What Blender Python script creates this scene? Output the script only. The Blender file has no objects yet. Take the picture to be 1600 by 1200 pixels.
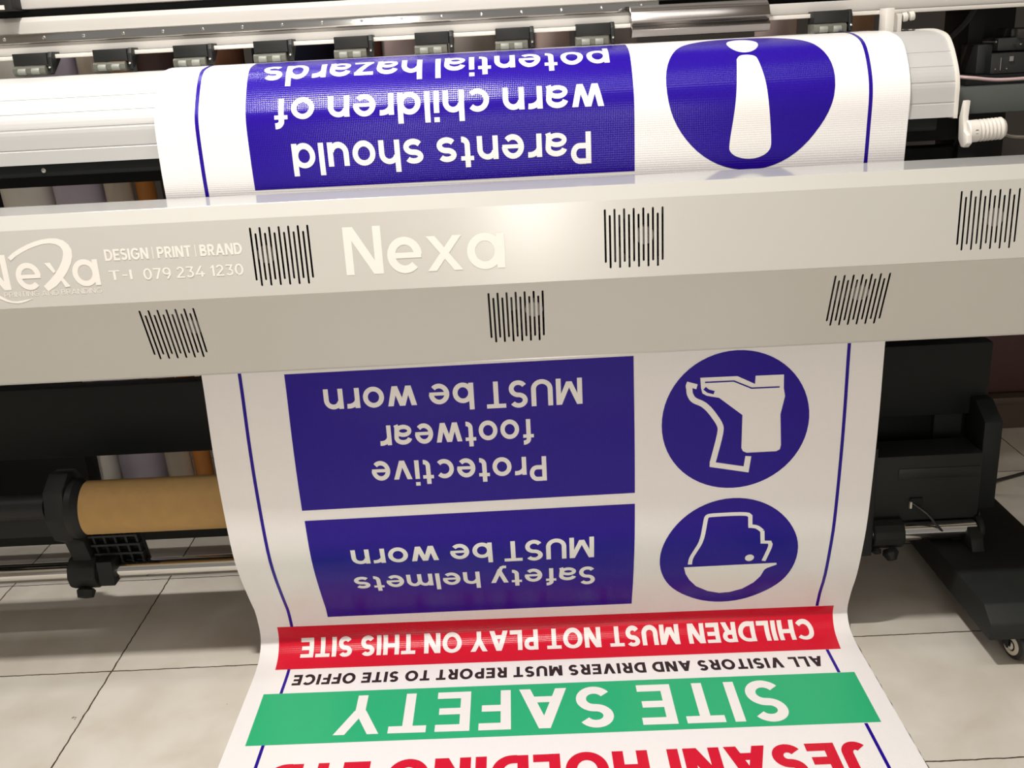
import bpy, bmesh, math, random
import numpy as np
from mathutils import Vector, Matrix
from mathutils.geometry import tessellate_polygon
random.seed(7)
SC = bpy.context.scene
COL = SC.collection
PI = math.pi

# ------------------------------------------------------------------ camera
# units are metres, floor at z = 0, x runs along the printer, y away from the photographer
F_PX = 1593.61
PITCH, YAW, ROLL = 0.326429, -0.011408, -0.053215
CAM_H = 1.0
def cam_basis():
    cp, sp, cy, sy = math.cos(PITCH), math.sin(PITCH), math.cos(YAW), math.sin(YAW)
    f = Vector((sy*cp, cy*cp, -sp)); r = Vector((cy, -sy, 0)); u = r.cross(f)
    c, s = math.cos(ROLL), math.sin(ROLL)
    return c*r+s*u, -s*r+c*u, f
r_, u_, f_ = cam_basis()
cam_d = bpy.data.cameras.new('camera')
cam_d.sensor_fit = 'HORIZONTAL'; cam_d.sensor_width = 36.0; cam_d.lens = 36.0*F_PX/1600.0
cam_d.clip_start = 0.02
cam = bpy.data.objects.new('camera', cam_d); COL.objects.link(cam)
cam.matrix_world = Matrix(((r_.x, u_.x, -f_.x, 0), (r_.y, u_.y, -f_.y, 0), (r_.z, u_.z, -f_.z, CAM_H), (0, 0, 0, 1)))
SC.camera = cam

# ------------------------------------------------------------------ world, lights, exposure
SC.view_settings.view_transform = 'Standard'
SC.view_settings.look = 'None'
SC.view_settings.gamma = 1.0
SC.view_settings.use_curve_mapping = False
SC.view_settings.exposure = -0.28
w = bpy.data.worlds.new('world'); SC.world = w; w.use_nodes = True
bg = w.node_tree.nodes['Background']
bg.inputs[0].default_value = (1.0, 0.96, 0.91, 1); bg.inputs[1].default_value = 0.29

def area(name, loc, rot, sx, sy, power, col):
    l = bpy.data.lights.new(name, 'AREA'); l.shape = 'RECTANGLE'; l.size = sx; l.size_y = sy
    l.energy = power; l.color = col
    o = bpy.data.objects.new(name, l); COL.objects.link(o); o.location = loc; o.rotation_euler = rot
    return o
area('ceiling_tube_light', (-1.15, 0.90, 2.55), (0, 0, 0), 1.3, 0.08, 14, (1.0, 0.98, 0.95))
area('second_ceiling_tube_light', (0.45, 0.55, 2.55), (0, 0, 0), 1.0, 0.30, 9, (1.0, 0.98, 0.95))
area('ceiling_bulb_light', (-0.33, 0.72, 2.35), (0, 0, 0), 0.12, 0.05, 56, (1.0, 0.96, 0.91))
area('rear_fill_light', (-0.85, 1.95, 2.5), (0, 0, 0), 0.9, 0.1, 17, (1.0, 0.95, 0.88))  # added fill that brightens the standing rolls, no known lamp there
area('doorway_daylight', (0.09, -2.6, 0.95), (PI/2, 0, 0), 0.24, 1.9, 50, (1.0, 0.93, 0.85))

# ------------------------------------------------------------------ materials
def new_mat(name):
    m = bpy.data.materials.new(name); m.use_nodes = True
    return m, m.node_tree.nodes, m.node_tree.links, m.node_tree.nodes['Principled BSDF']
def mat(name, col, rough=0.5, metal=0.0, spec=0.5, var=0.06, scale=30.0, bump=0.0, trans=0.0, alpha=1.0):
    m, N, L, P = new_mat(name)
    P.inputs['Metallic'].default_value = metal
    P.inputs['Specular IOR Level'].default_value = spec
    P.inputs['Transmission Weight'].default_value = trans
    P.inputs['Alpha'].default_value = alpha
    tc = N.new('ShaderNodeTexCoord'); nz = N.new('ShaderNodeTexNoise')
    nz.inputs['Scale'].default_value = scale; nz.inputs['Detail'].default_value = 3
    L.new(tc.outputs['Object'], nz.inputs['Vector'])
    mx = N.new('ShaderNodeMix'); mx.data_type = 'RGBA'
    mx.inputs[6].default_value = (*[c*(1-var) for c in col], 1); mx.inputs[7].default_value = (*[min(1, c*(1+var)) for c in col], 1)
    L.new(nz.outputs['Fac'], mx.inputs[0]); L.new(mx.outputs[2], P.inputs['Base Color'])
    mr = N.new('ShaderNodeMapRange')
    mr.inputs['To Min'].default_value = max(0.02, rough*0.85); mr.inputs['To Max'].default_value = min(1, rough*1.15)
    L.new(nz.outputs['Fac'], mr.inputs['Value']); L.new(mr.outputs['Result'], P.inputs['Roughness'])
    if bump:
        b = N.new('ShaderNodeBump'); b.inputs['Strength'].default_value = bump; b.inputs['Distance'].default_value = 0.002
        L.new(nz.outputs['Fac'], b.inputs['Height']); L.new(b.outputs['Normal'], P.inputs['Normal'])
    return m
def vinyl(name, col, rough=0.20, spec=0.20):
    """printed PVC: a fine woven scrim pressed through a glossy coat"""
    m, N, L, P = new_mat(name)
    P.inputs['Base Color'].default_value = (*col, 1)
    P.inputs['Roughness'].default_value = rough
    P.inputs['Specular IOR Level'].default_value = spec
    uv = N.new('ShaderNodeUVMap'); uv.uv_map = 'UVMap'
    sep = N.new('ShaderNodeSeparateXYZ'); L.new(uv.outputs['UV'], sep.inputs[0])
    outs = []
    for ax, k in (('X', 2*PI/0.0024), ('Y', 2*PI/0.0030)):
        a = N.new('ShaderNodeMath'); a.operation = 'MULTIPLY'; a.inputs[1].default_value = k; L.new(sep.outputs[ax], a.inputs[0])
        s = N.new('ShaderNodeMath'); s.operation = 'SINE'; L.new(a.outputs[0], s.inputs[0]); outs.append(s)
    ad = N.new('ShaderNodeMath'); ad.operation = 'ADD'; L.new(outs[0].outputs[0], ad.inputs[0]); L.new(outs[1].outputs[0], ad.inputs[1])
    b = N.new('ShaderNodeBump'); b.inputs['Strength'].default_value = 0.4; b.inputs['Distance'].default_value = 0.0001
    L.new(ad.outputs[0], b.inputs['Height']); L.new(b.outputs['Normal'], P.inputs['Normal'])
    return m

M = {}
M['white_vinyl'] = vinyl('white_vinyl', (0.80, 0.775, 0.765))
M['white_ink'] = vinyl('white_ink', (0.80, 0.775, 0.75))
M['blue_ink'] = vinyl('blue_ink', (0.018, 0.004, 0.25))
M['red_ink'] = vinyl('red_ink', (0.60, 0.010, 0.030))
M['green_ink'] = vinyl('green_ink', (0.030, 0.40, 0.175))
M['black_ink'] = vinyl('black_ink', (0.025, 0.016, 0.020))
M['beige_paint'] = mat('beige_paint', (0.535, 0.525, 0.49), 0.22, spec=0.8, var=0.02, scale=6)
M['beige_gloss'] = mat('beige_gloss', (0.40, 0.40, 0.39), 0.12, var=0.02, scale=6)
M['white_cut_vinyl'] = mat('white_cut_vinyl', (0.78, 0.75, 0.70), 0.35, var=0.01)
M['aluminium'] = mat('painted_aluminium', (0.50, 0.50, 0.49), 0.42, metal=0.2, var=0.02, scale=8)
M['white_plastic'] = mat('white_plastic', (0.62, 0.59, 0.54), 0.4, var=0.03)
M['rail_white'] = mat('rail_white', (0.50, 0.48, 0.45), 0.35, var=0.03, scale=10)
M['chrome'] = mat('polished_steel', (0.75, 0.74, 0.72), 0.10, metal=1.0, var=0.05, scale=14)
M['cover_steel'] = mat('cover_steel', (0.25, 0.235, 0.225), 0.24, metal=1.0, var=0.12, scale=9)
M['screw'] = mat('screw_steel', (0.70, 0.69, 0.66), 0.25, metal=1.0)
M['black_paint'] = mat('black_paint', (0.006, 0.0075, 0.007), 0.6, spec=0.25, var=0.15)
M['black_plastic'] = mat('black_plastic', (0.009, 0.010, 0.0095), 0.5, spec=0.35, var=0.15)
M['charcoal_paint'] = mat('charcoal_paint', (0.014, 0.0155, 0.0145), 0.6, spec=0.25, var=0.15, bump=0.1)
M['olive_plastic'] = mat('olive_plastic', (0.10, 0.10, 0.080), 0.5)
M['pale_rubber'] = mat('pale_rubber', (0.22, 0.23, 0.20), 0.5)
M['kraft'] = mat('kraft_board', (0.40, 0.245, 0.095), 0.75, var=0.12, scale=60, spec=0.2)
M['cable_black'] = mat('cable_black', (0.012, 0.012, 0.012), 0.4)
M['cable_pink'] = mat('pink_tube', (0.50, 0.36, 0.36), 0.25)
M['fan_pale'] = mat('fan_pale', (0.42, 0.41, 0.39), 0.45)
M['fan_dark'] = mat('fan_dark', (0.014, 0.012, 0.012), 0.5)
M['ivory_wheel'] = mat('ivory_wheel', (0.60, 0.55, 0.45), 0.4)
M['tyre'] = mat('tyre', (0.012, 0.012, 0.012), 0.55)
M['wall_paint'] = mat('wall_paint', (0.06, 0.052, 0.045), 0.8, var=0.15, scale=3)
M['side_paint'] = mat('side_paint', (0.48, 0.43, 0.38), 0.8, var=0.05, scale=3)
M['ceiling_paint'] = mat('ceiling_paint', (0.72, 0.69, 0.64), 0.9, var=0.03, scale=3)

def floor_material(x0, y0, t):
    m, N, L, P = new_mat('floor_tiles')
    P.inputs['Specular IOR Level'].default_value = 0.45
    def math_(op, a, b=None):
        n = N.new('ShaderNodeMath'); n.operation = op
        for i, v in enumerate((a, b)):
            if v is None: continue
            if isinstance(v, (int, float)): n.inputs[i].default_value = v
            else: L.new(v, n.inputs[i])
        return n.outputs[0]
    tc = N.new('ShaderNodeTexCoord'); sep = N.new('ShaderNodeSeparateXYZ'); L.new(tc.outputs['Object'], sep.inputs[0])
    wob = N.new('ShaderNodeTexNoise'); wob.inputs['Scale'].default_value = 45; L.new(tc.outputs['Object'], wob.inputs['Vector'])
    w1 = math_('MULTIPLY', math_('SUBTRACT', wob.outputs['Fac'], 0.5), 0.0045)
    gx = math_('DIVIDE', math_('ADD', math_('SUBTRACT', sep.outputs['X'], x0), w1), t)
    gy = math_('DIVIDE', math_('ADD', math_('SUBTRACT', sep.outputs['Y'], y0), w1), t)
    def edge(g):
        return math_('ABSOLUTE', math_('SUBTRACT', g, math_('ROUND', g)))
    e = math_('MINIMUM', edge(gx), edge(gy))
    line = math_('LESS_THAN', e, 0.0042)
    cell = N.new('ShaderNodeCombineXYZ'); L.new(math_('FLOOR', gx), cell.inputs[0]); L.new(math_('FLOOR', gy), cell.inputs[1])
    wn = N.new('ShaderNodeTexWhiteNoise'); L.new(cell.outputs[0], wn.inputs['Vector'])
    veins = N.new('ShaderNodeTexNoise'); veins.inputs['Scale'].default_value = 9; veins.inputs['Detail'].default_value = 8
    veins.inputs['Distortion'].default_value = 0.3
    vm = N.new('ShaderNodeVectorMath'); vm.operation = 'MULTIPLY_ADD'
    L.new(cell.outputs[0], vm.inputs[0]); vm.inputs[1].default_value = (3.7, 5.1, 0); L.new(tc.outputs['Object'], vm.inputs[2])
    L.new(vm.outputs[0], veins.inputs['Vector'])
    rmp = N.new('ShaderNodeValToRGB'); rmp.color_ramp.elements[0].position = 0.30; rmp.color_ramp.elements[1].position = 0.66
    rmp.color_ramp.elements[0].color = (0.56, 0.51, 0.43, 1); rmp.color_ramp.elements[1].color = (0.66, 0.625, 0.555, 1)
    L.new(veins.outputs['Fac'], rmp.inputs[0])
    tile = N.new('ShaderNodeMix'); tile.data_type = 'RGBA'; tile.blend_type = 'MULTIPLY'; tile.inputs[0].default_value = 1
    tint = N.new('ShaderNodeMix'); tint.data_type = 'RGBA'
    tint.inputs[6].default_value = (0.90, 0.90, 0.90, 1); tint.inputs[7].default_value = (1.08, 1.08, 1.10, 1)
    L.new(wn.outputs['Value'], tint.inputs[0]); L.new(rmp.outputs[0], tile.inputs[6]); L.new(tint.outputs[2], tile.inputs[7])
    # scattered dirt specks
    dn = N.new('ShaderNodeTexNoise'); dn.inputs['Scale'].default_value = 38; dn.inputs['Detail'].default_value = 2; L.new(tc.outputs['Object'], dn.inputs['Vector'])
    dirt = math_('GREATER_THAN', dn.outputs['Fac'], 0.765)
    sp = N.new('ShaderNodeMix'); sp.data_type = 'RGBA'; sp.inputs[7].default_value = (0.09, 0.07, 0.055, 1)
    L.new(math_('MULTIPLY', dirt, 0.75), sp.inputs[0]); L.new(tile.outputs[2], sp.inputs[6])
    fin = N.new('ShaderNodeMix'); fin.data_type = 'RGBA'; fin.inputs[7].default_value = (0.055, 0.038, 0.024, 1)
    L.new(line, fin.inputs[0]); L.new(sp.outputs[2], fin.inputs[6]); L.new(fin.outputs[2], P.inputs['Base Color'])
    mr = N.new('ShaderNodeMapRange'); mr.inputs['To Min'].default_value = 0.45; mr.inputs['To Max'].default_value = 0.62
    L.new(veins.outputs['Fac'], mr.inputs['Value']); L.new(mr.outputs['Result'], P.inputs['Roughness'])
    b = N.new('ShaderNodeBump'); b.inputs['Strength'].default_value = 0.6; b.inputs['Distance'].default_value = 0.002; b.invert = True
    L.new(line, b.inputs['Height']); L.new(b.outputs['Normal'], P.inputs['Normal'])
    return m
M['floor'] = floor_material(-0.7346, 1.5139, 0.31906)

# ------------------------------------------------------------------ mesh helpers
class MB:
    def __init__(self): self.v = []; self.f = []
    def add(self, vs, fs):
        b = len(self.v); self.v += [tuple(p) for p in vs]; self.f += [tuple(i+b for i in q) for q in fs]; return self
    def box(self, x0, x1, y0, y1, z0, z1):
        vs = [(x, y, z) for z in (z0, z1) for y in (y0, y1) for x in (x0, x1)]
        return self.add(vs, [(0, 2, 3, 1), (4, 5, 7, 6), (0, 1, 5, 4), (2, 6, 7, 3), (0, 4, 6, 2), (1, 3, 7, 5)])
    def prism_x(self, prof, x0, x1):
        """profile (y, z), counter-clockwise seen from +x, swept along x"""
        n = len(prof)
        vs = [(x0, y, z) for y, z in prof] + [(x1, y, z) for y, z in prof]
        fs = [(i, (i+1) % n, n+(i+1) % n, n+i) for i in range(n)]
        return self.add(vs, fs + [tuple(range(n-1, -1, -1)), tuple(range(n, 2*n))])
    def prism_z(self, prof, z0, z1):
        n = len(prof)
        vs = [(x, y, z0) for x, y in prof] + [(x, y, z1) for x, y in prof]
        fs = [(i, (i+1) % n, n+(i+1) % n, n+i) for i in range(n)]
        return self.add(vs, fs + [tuple(range(n-1, -1, -1)), tuple(range(n, 2*n))])
    def lathe(self, prof, p, axis, seg=32, closed=False):
        """profile of (radius, distance along axis) turned about the axis through p"""
        a = Vector(axis).normalized(); t = Vector((0, 0, 1)) if abs(a.z) < 0.9 else Vector((1, 0, 0))
        e1 = a.cross(t).normalized(); e2 = a.cross(e1); p = Vector(p); n = len(prof)
        vs = []
        for k in range(seg):
            c, s = math.cos(2*PI*k/seg), math.sin(2*PI*k/seg)
            vs += [p + a*d + (e1*c+e2*s)*r for r, d in prof]
        fs = []
        for k in range(seg):
            k2 = (k+1) % seg
            for i in range(n if closed else n-1):
                j = (i+1) % n
                fs.append((k*n+i, k2*n+i, k2*n+j, k*n+j))
        if not closed:
            fs.append(tuple(k*n for k in range(seg-1, -1, -1))); fs.append(tuple(k*n+n-1 for k in range(seg)))
        return self.add(vs, fs)
    def rod(self, p, q, r, seg=24):
        p, q = Vector(p), Vector(q); d = (q-p).length
        return self.lathe([(r, 0), (r, d)], p, q-p, seg)
    def tube(self, pts, r, seg=10):
        pts = smooth_path([Vector(p) for p in pts]); n = len(pts); vs = []; prev = None
        for i, p in enumerate(pts):
            t = (pts[min(i+1, n-1)]-pts[max(i-1, 0)]).normalized()
            e1 = (prev - t*prev.dot(t)).normalized() if prev is not None else t.orthogonal().normalized()
            prev = e1; e2 = t.cross(e1)
            vs += [p+(e1*math.cos(2*PI*k/seg)+e2*math.sin(2*PI*k/seg))*r for k in range(seg)]
        fs = [(i*seg+k, i*seg+(k+1) % seg, (i+1)*seg+(k+1) % seg, (i+1)*seg+k) for i in range(n-1) for k in range(seg)]
        return self.add(vs, fs + [tuple(range(seg-1, -1, -1)), tuple((n-1)*seg+k for k in range(seg))])
    def build(self, name, material, parent=None, bevel=0.0, smooth=True, seg=2, angle=35):
        me = bpy.data.meshes.new(name); bm = bmesh.new()
        off = world_loc(parent)
        vs = [bm.verts.new(Vector(p)-off) for p in self.v]
        for q in self.f:
            try: bm.faces.new([vs[i] for i in q])
            except ValueError: pass
        bmesh.ops.recalc_face_normals(bm, faces=bm.faces[:])
        if bevel:
            es = [e for e in bm.edges if len(e.link_faces) == 2 and e.calc_face_angle(0) > math.radians(30)]
            bmesh.ops.bevel(bm, geom=es, offset=bevel, segments=seg, affect='EDGES', profile=0.5, clamp_overlap=True)
        bm.to_mesh(me); bm.free()
        return link(name, me, material, parent, smooth, angle)
def world_loc(o):
    l = Vector((0, 0, 0))
    while o is not None:
        l += o.location; o = o.parent
    return l
def link(name, me, material, parent, smooth=True, angle=35):
    o = bpy.data.objects.new(name, me); COL.objects.link(o)
    if material: me.materials.append(material)
    if parent is not None: o.parent = parent
    if smooth:
        me.polygons.foreach_set('use_smooth', [True]*len(me.polygons))
        me.set_sharp_from_angle(angle=math.radians(angle))
    return o
def smooth_path(P, n=8):
    if len(P) < 3: return P
    Q = [2*P[0]-P[1]] + P + [2*P[-1]-P[-2]]; out = []
    for i in range(1, len(Q)-2):
        for k in range(n):
            t = k/n; a, b, c, d = Q[i-1:i+3]
            out.append(0.5*((2*b)+(c-a)*t+(2*a-5*b+4*c-d)*t*t+(3*b-a-3*c+d)*t**3))
    return out + [P[-1]]
def thing(name, loc, label, cat, group=None):
    o = bpy.data.objects.new(name, None); COL.objects.link(o); o.location = loc; o.empty_display_size = 0.05
    return tag(o, label, cat, group)
def tag(o, label, cat, group=None):
    o['label'] = label; o['category'] = cat
    if group: o['group'] = group
    return o
def structure(o):
    o['kind'] = 'structure'; return o
def copy_tree(o, parent=None):
    c = o.copy(); COL.objects.link(c)
    if parent is not None: c.parent = parent
    for ch in list(o.children): copy_tree(ch, c)
    return c

# ------------------------------------------------------------------ the room
structure(MB().box(-3.2, 3.2, -3.2, 3.4, -0.05, 0).build('floor', M['floor'], smooth=False))
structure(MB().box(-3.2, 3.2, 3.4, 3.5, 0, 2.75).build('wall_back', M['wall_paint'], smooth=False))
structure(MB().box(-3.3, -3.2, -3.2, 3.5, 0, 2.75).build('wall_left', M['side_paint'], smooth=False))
structure(MB().box(3.2, 3.3, -3.2, 3.5, 0, 2.75).build('wall_right', M['side_paint'], smooth=False))
structure(MB().box(-3.3, 3.3, -3.2, 3.5, 2.75, 2.8).build('ceiling', M['ceiling_paint'], smooth=False))

# ------------------------------------------------------------------ the banner's path: over the platen, down, and out along the floor
PATH_L = [(0.90, .001), (1.08, .001), (1.25, .001), (1.42, .001), (1.49, .002), (1.525, .010), (1.545, .032), (1.538, .084), (1.516, .126), (1.484, .187), (1.467, .233), (1.451, .348), (1.447, .431), (1.449, .547), (1.435, .70), (1.417, .824), (1.415, .863), (1.418, .914), (1.427, .931), (1.470, .974), (1.509, .983), (1.60, .9835), (1.70, .9835)]
PATH_R = [(0.90, .001), (1.08, .001), (1.25, .001), (1.42, .001), (1.495, .002), (1.527, .009), (1.545, .030), (1.535, .070), (1.511, .121), (1.490, .190), (1.480, .233), (1.466, .348), (1.460, .431), (1.456, .547), (1.445, .70), (1.434, .806), (1.430, .858), (1.428, .905), (1.437, .932), (1.467, .967), (1.515, .981), (1.60, .9835), (1.70, .9835)]
def catmull(P, n=24):
    P = np.array(P); out = []
    k = np.r_[0, np.cumsum(np.sqrt(np.hypot(*np.diff(P, axis=0).T)))]
    Q = np.vstack([2*P[0]-P[1], P, 2*P[-1]-P[-2]]); kk = np.r_[2*k[0]-k[1], k, 2*k[-1]-k[-2]]
    for i in range(1, len(Q)-2):
        t0, t1, t2, t3 = kk[i-1:i+3]; p0, p1, p2, p3 = Q[i-1:i+3]
        for j in range(n):
            t = t1+(t2-t1)*j/n
            a1 = (t1-t)/(t1-t0)*p0+(t-t0)/(t1-t0)*p1; a2 = (t2-t)/(t2-t1)*p1+(t-t1)/(t2-t1)*p2; a3 = (t3-t)/(t3-t2)*p2+(t-t2)/(t3-t2)*p3
            b1 = (t2-t)/(t2-t0)*a1+(t-t0)/(t2-t0)*a2; b2 = (t3-t)/(t3-t1)*a2+(t-t1)/(t3-t1)*a3
            out.append((t2-t)/(t2-t1)*b1+(t-t1)/(t2-t1)*b2)
    out.append(P[-1]); return np.array(out)
CUR_L, CUR_R = catmull(PATH_L), catmull(PATH_R); CUR_M = (CUR_L+CUR_R)/2
ARC = np.r_[0, np.cumsum(np.hypot(*np.diff(CUR_M, axis=0).T))]
BX0, BX1 = -0.479, 0.542
def sheet(X, s):
    X = np.asarray(X, float); s = np.asarray(s, float); t = (X-BX0)/(BX1-BX0)
    yl, zl = np.interp(s, ARC, CUR_L[:, 0]), np.interp(s, ARC, CUR_L[:, 1])
    yr, zr = np.interp(s, ARC, CUR_R[:, 0]), np.interp(s, ARC, CUR_R[:, 1])
    return np.stack([X, yl+(yr-yl)*t, zl+(zr-zl)*t], -1)
def sheet_normal(X, s, h=0.004):
    d = sheet(X, s+h)-sheet(X, s-h); dx = sheet(np.asarray(X)+0.01, s)-sheet(np.asarray(X)-0.01, s)
    n = np.cross(dx, d); return n/np.linalg.norm(n, axis=-1, keepdims=True)
S_END = float(ARC[-1])-0.02
CUTS = sorted(set([round(x, 4) for x in np.arange(0.02, S_END, 0.02)] + [round(x, 4) for x in np.arange(0.54, 0.72, 0.003)] + [round(x, 4) for x in np.arange(1.42, 1.78, 0.003)]))

def clip(poly, c, side):
    out = []
    for p, q in zip(poly, poly[1:]+poly[:1]):
        dp, dq = (p[1]-c)*side, (q[1]-c)*side
        if dp >= 0: out.append(p)
        if dp*dq < 0:
            t = dp/(dp-dq); out.append((p[0]+(q[0]-p[0])*t, c))
    return out
def drape(name, pieces, material, parent, lift):
    """flat printed shapes given as polygons in (x, length along the sheet) laid on the sheet"""
    verts, faces = [], []
    for k, poly in enumerate(pieces):
        pts = [(float(p[0]), float(p[1])) for p in poly]; z = (k % 37)*5e-6
        for tri in tessellate_polygon([[Vector((a, b, 0)) for a, b in pts]]):
            t = [pts[q] for q in tri]
            if (t[1][0]-t[0][0])*(t[2][1]-t[0][1])-(t[2][0]-t[0][0])*(t[1][1]-t[0][1]) < 0: t.reverse()
            lo, hi = min(p[1] for p in t), max(p[1] for p in t)
            edges = [-9.0]+[c for c in CUTS if lo+1e-5 < c < hi-1e-5]+[9.0]
            for a, b in zip(edges[:-1], edges[1:]):
                q = clip(clip(t, a, 1), b, -1)
                if len(q) > 2:
                    faces.append(tuple(range(len(verts), len(verts)+len(q)))); verts += [(x, y, z) for x, y in q]
    me = bpy.data.meshes.new(name); me.from_pydata(verts, [], faces)
    return finish_sheet(name, me, material, parent, lift)
def finish_sheet(name, me, material, parent, lift):
    co = np.empty(len(me.vertices)*3); me.vertices.foreach_get('co', co); co = co.reshape(-1, 3)
    P = sheet(co[:, 0], co[:, 1]); N = sheet_normal(co[:, 0], co[:, 1])
    W = P + N*(lift+co[:, 2])[:, None] - np.array(world_loc(parent))
    uv = me.uv_layers.new(name='UVMap')
    li = np.empty(len(me.loops), dtype=np.int32); me.loops.foreach_get('vertex_index', li)
    uv.data.foreach_set('uv', co[li][:, :2].astype(np.float32).ravel())
    me.vertices.foreach_set('co', W.ravel()); me.update()
    o = link(name, me, material, parent, smooth=False)
    me.polygons.foreach_set('use_smooth', [True]*len(me.polygons))
    me.normals_split_custom_set_from_vertices([tuple(n) for n in N])
    return o

# ------------------------------------------------------------------ lettering: letters drawn as strokes (cap height 1)
def arc(cx, cy, rx, ry, a0, a1, n=18):
    return [(cx+rx*math.cos(math.radians(a0+(a1-a0)*i/n)), cy+ry*math.sin(math.radians(a0+(a1-a0)*i/n))) for i in range(n+1)]
def stroke(pts, t, closed=False, taper=None):
    """a polyline thickened to width t, mitred, as quads"""
    if taper is not None: eps = -1
    else: eps = 0.02*t
    q = [pts[0]]
    for p in pts[1:]:
        if math.hypot(p[0]-q[-1][0], p[1]-q[-1][1]) > eps: q.append(p)
    pts = q
    n = len(pts); L, R = [], []
    for i in range(n):
        p = Vector(pts[i]).to_2d()
        a = Vector(pts[i-1]).to_2d() if (i > 0 or closed) else None
        b = Vector(pts[(i+1) % n]).to_2d() if (i < n-1 or closed) else None
        d1 = (p-a).normalized() if a is not None else None; d2 = (b-p).normalized() if b is not None else None
        if d1 is None: d1 = d2
        if d2 is None: d2 = d1
        nn = Vector((-(d1.y+d2.y), d1.x+d2.x))
        nn = nn.normalized() if nn.length > 1e-6 else Vector((-d1.y, d1.x))
        k = 1/max(0.35, nn.dot(Vector((-d1.y, d1.x))))
        h = (t if taper is None else taper[i])/2*k
        L.append((p.x+nn.x*h, p.y+nn.y*h)); R.append((p.x-nn.x*h, p.y-nn.y*h))
    m = n if closed else n-1
    return [[R[i], R[(i+1) % n], L[(i+1) % n], L[i]] for i in range(m)]
def rect(x0, y0, x1, y1): return [[(x0, y0), (x1, y0), (x1, y1), (x0, y1)]]
def diag(x0, y0, x1, y1, w_): return [[(x0, y0), (x0+w_, y0), (x1+w_, y1), (x1, y1)]]
XH = 0.73
def glyph(c, t):
    h = t/2; d = t*1.12; v = t*0.92
    X = XH
    def ring(cx, cy, w_, hh): return stroke(arc(cx, cy, (w_-t)/2, (hh-v)/2, 0, 360, 36)[:-1], t, True)
    def ess(w_, H):
        r = (H-v)/4; rx = (w_-t)/2; k = 0.93
        return stroke(arc(w_/2, H-v/2-r*k, rx*0.95, r*k, 28, 268, 20) + arc(w_/2, v/2+r*(2-k), rx, r*(2-k), 88, -150, 20), t)
    def arch(x0, w_, H=X): return stroke([(x0+w_-h, 0), (x0+w_-h, H*0.55)] + arc(x0+w_/2+0.01, H*0.55, (w_-t)/2-0.01, H*0.45-v/2, 0, 165, 14), t)
    if c == ' ': return 0.30, []
    if c == 'I' or c == 'l': return t, rect(0, 0, t, 1)
    if c == '|': return 0.07, rect(0, -0.02, 0.07, 1.02)
    if c == '-': return 0.34, rect(0, 0.38, 0.34, 0.38+v)
    if c == 'L': return 0.58, rect(0, 0, t, 1)+rect(t, 0, 0.58, v)
    if c == 'E': return 0.62, rect(0, 0, t, 1)+rect(t, 0, 0.62, v)+rect(t, 1-v, 0.62, 1)+rect(t, 0.5-v*.48, 0.57, 0.5+v*.48)
    if c == 'F': return 0.58, rect(0, 0, t, 1)+rect(t, 1-v, 0.58, 1)+rect(t, 0.46-v*.48, 0.53, 0.46+v*.48)
    if c == 'H': return 0.76, rect(0, 0, t, 1)+rect(0.76-t, 0, 0.76, 1)+rect(t, 0.5-v/2, 0.76-t, 0.5+v/2)
    if c == 'T': return 0.68, rect(0, 1-v, 0.68, 1)+rect(0.34-h, 0, 0.34+h, 1-v)
    if c == 'A': return 0.88, diag(0, 0, 0.44-d/2, 1, d)+diag(0.88-d, 0, 0.44-d/2, 1, d)+rect(0.2, 0.2, 0.68, 0.2+v*.9)
    if c == 'V': return 0.84, diag(0.42-d/2, 0, 0, 1, d)+diag(0.42-d/2, 0, 0.84-d, 1, d)
    if c == 'Y': return 0.82, rect(0.41-h, 0, 0.41+h, 0.44)+diag(0.41-d/2, 0.40, 0, 1, d)+diag(0.41-d/2, 0.40, 0.82-d, 1, d)
    if c == 'N': return 0.78, rect(0, 0, t, 1)+rect(0.78-t, 0, 0.78, 1)+[[(0, 1), (0.78-d*1.1, 0), (0.78, 0), (d*1.1, 1)]]
    if c == 'M': return 0.92, rect(0, 0, t, 1)+rect(0.92-t, 0, 0.92, 1)+[[(0.46-d/2, 0.12), (0.46+d/2, 0.12), (d, 1), (0, 1)]]+[[(0.46-d/2, 0.12), (0.46+d/2, 0.12), (0.92, 1), (0.92-d, 1)]]
    if c == 'U': return 0.76, stroke([(h, 1), (h, 0.36)]+arc(0.38, 0.36, 0.38-h, 0.36-v/2, 180, 360)+[(0.76-h, 1)], t)
    if c == 'J': return 0.56, stroke([(0.56-h, 1), (0.56-h, 0.32)]+arc(0.26, 0.32, 0.30-h, 0.32-v/2, 0, -140), t)
    if c == 'O': return 0.92, ring(0.46, 0.5, 0.92, 1.02)
    if c == 'C': return 0.82, stroke(arc(0.46, 0.5, 0.46-h, 0.51-v/2, 42, 318, 30), t)
    if c == 'G': return 0.88, stroke(arc(0.46, 0.5, 0.46-h, 0.51-v/2, 42, 330, 30)+[(0.88-h, 0.42)], t)+rect(0.50, 0.40, 0.88, 0.40+v*.9)
    if c == 'S': return 0.66, ess(0.66, 1.02)
    if c == 'D': return 0.80, rect(0, 0, t, 1)+stroke([(t, v/2), (0.34, v/2)]+arc(0.34, 0.5, 0.46-h, 0.5-v/2, -90, 90)+[(t, 1-v/2)], t)
    if c in 'PR':
        w_ = 0.66; g = rect(0, 0, t, 1)+stroke([(t, 1-v/2), (0.36, 1-v/2)]+arc(0.36, 0.68, 0.30-h, 0.32-v/2, 90, -90)+[(t, 0.36+v/2)], t)
        if c == 'R': g += diag(0.70-d, 0, 0.26, 0.42, d); w_ = 0.70
        return w_, g
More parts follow.
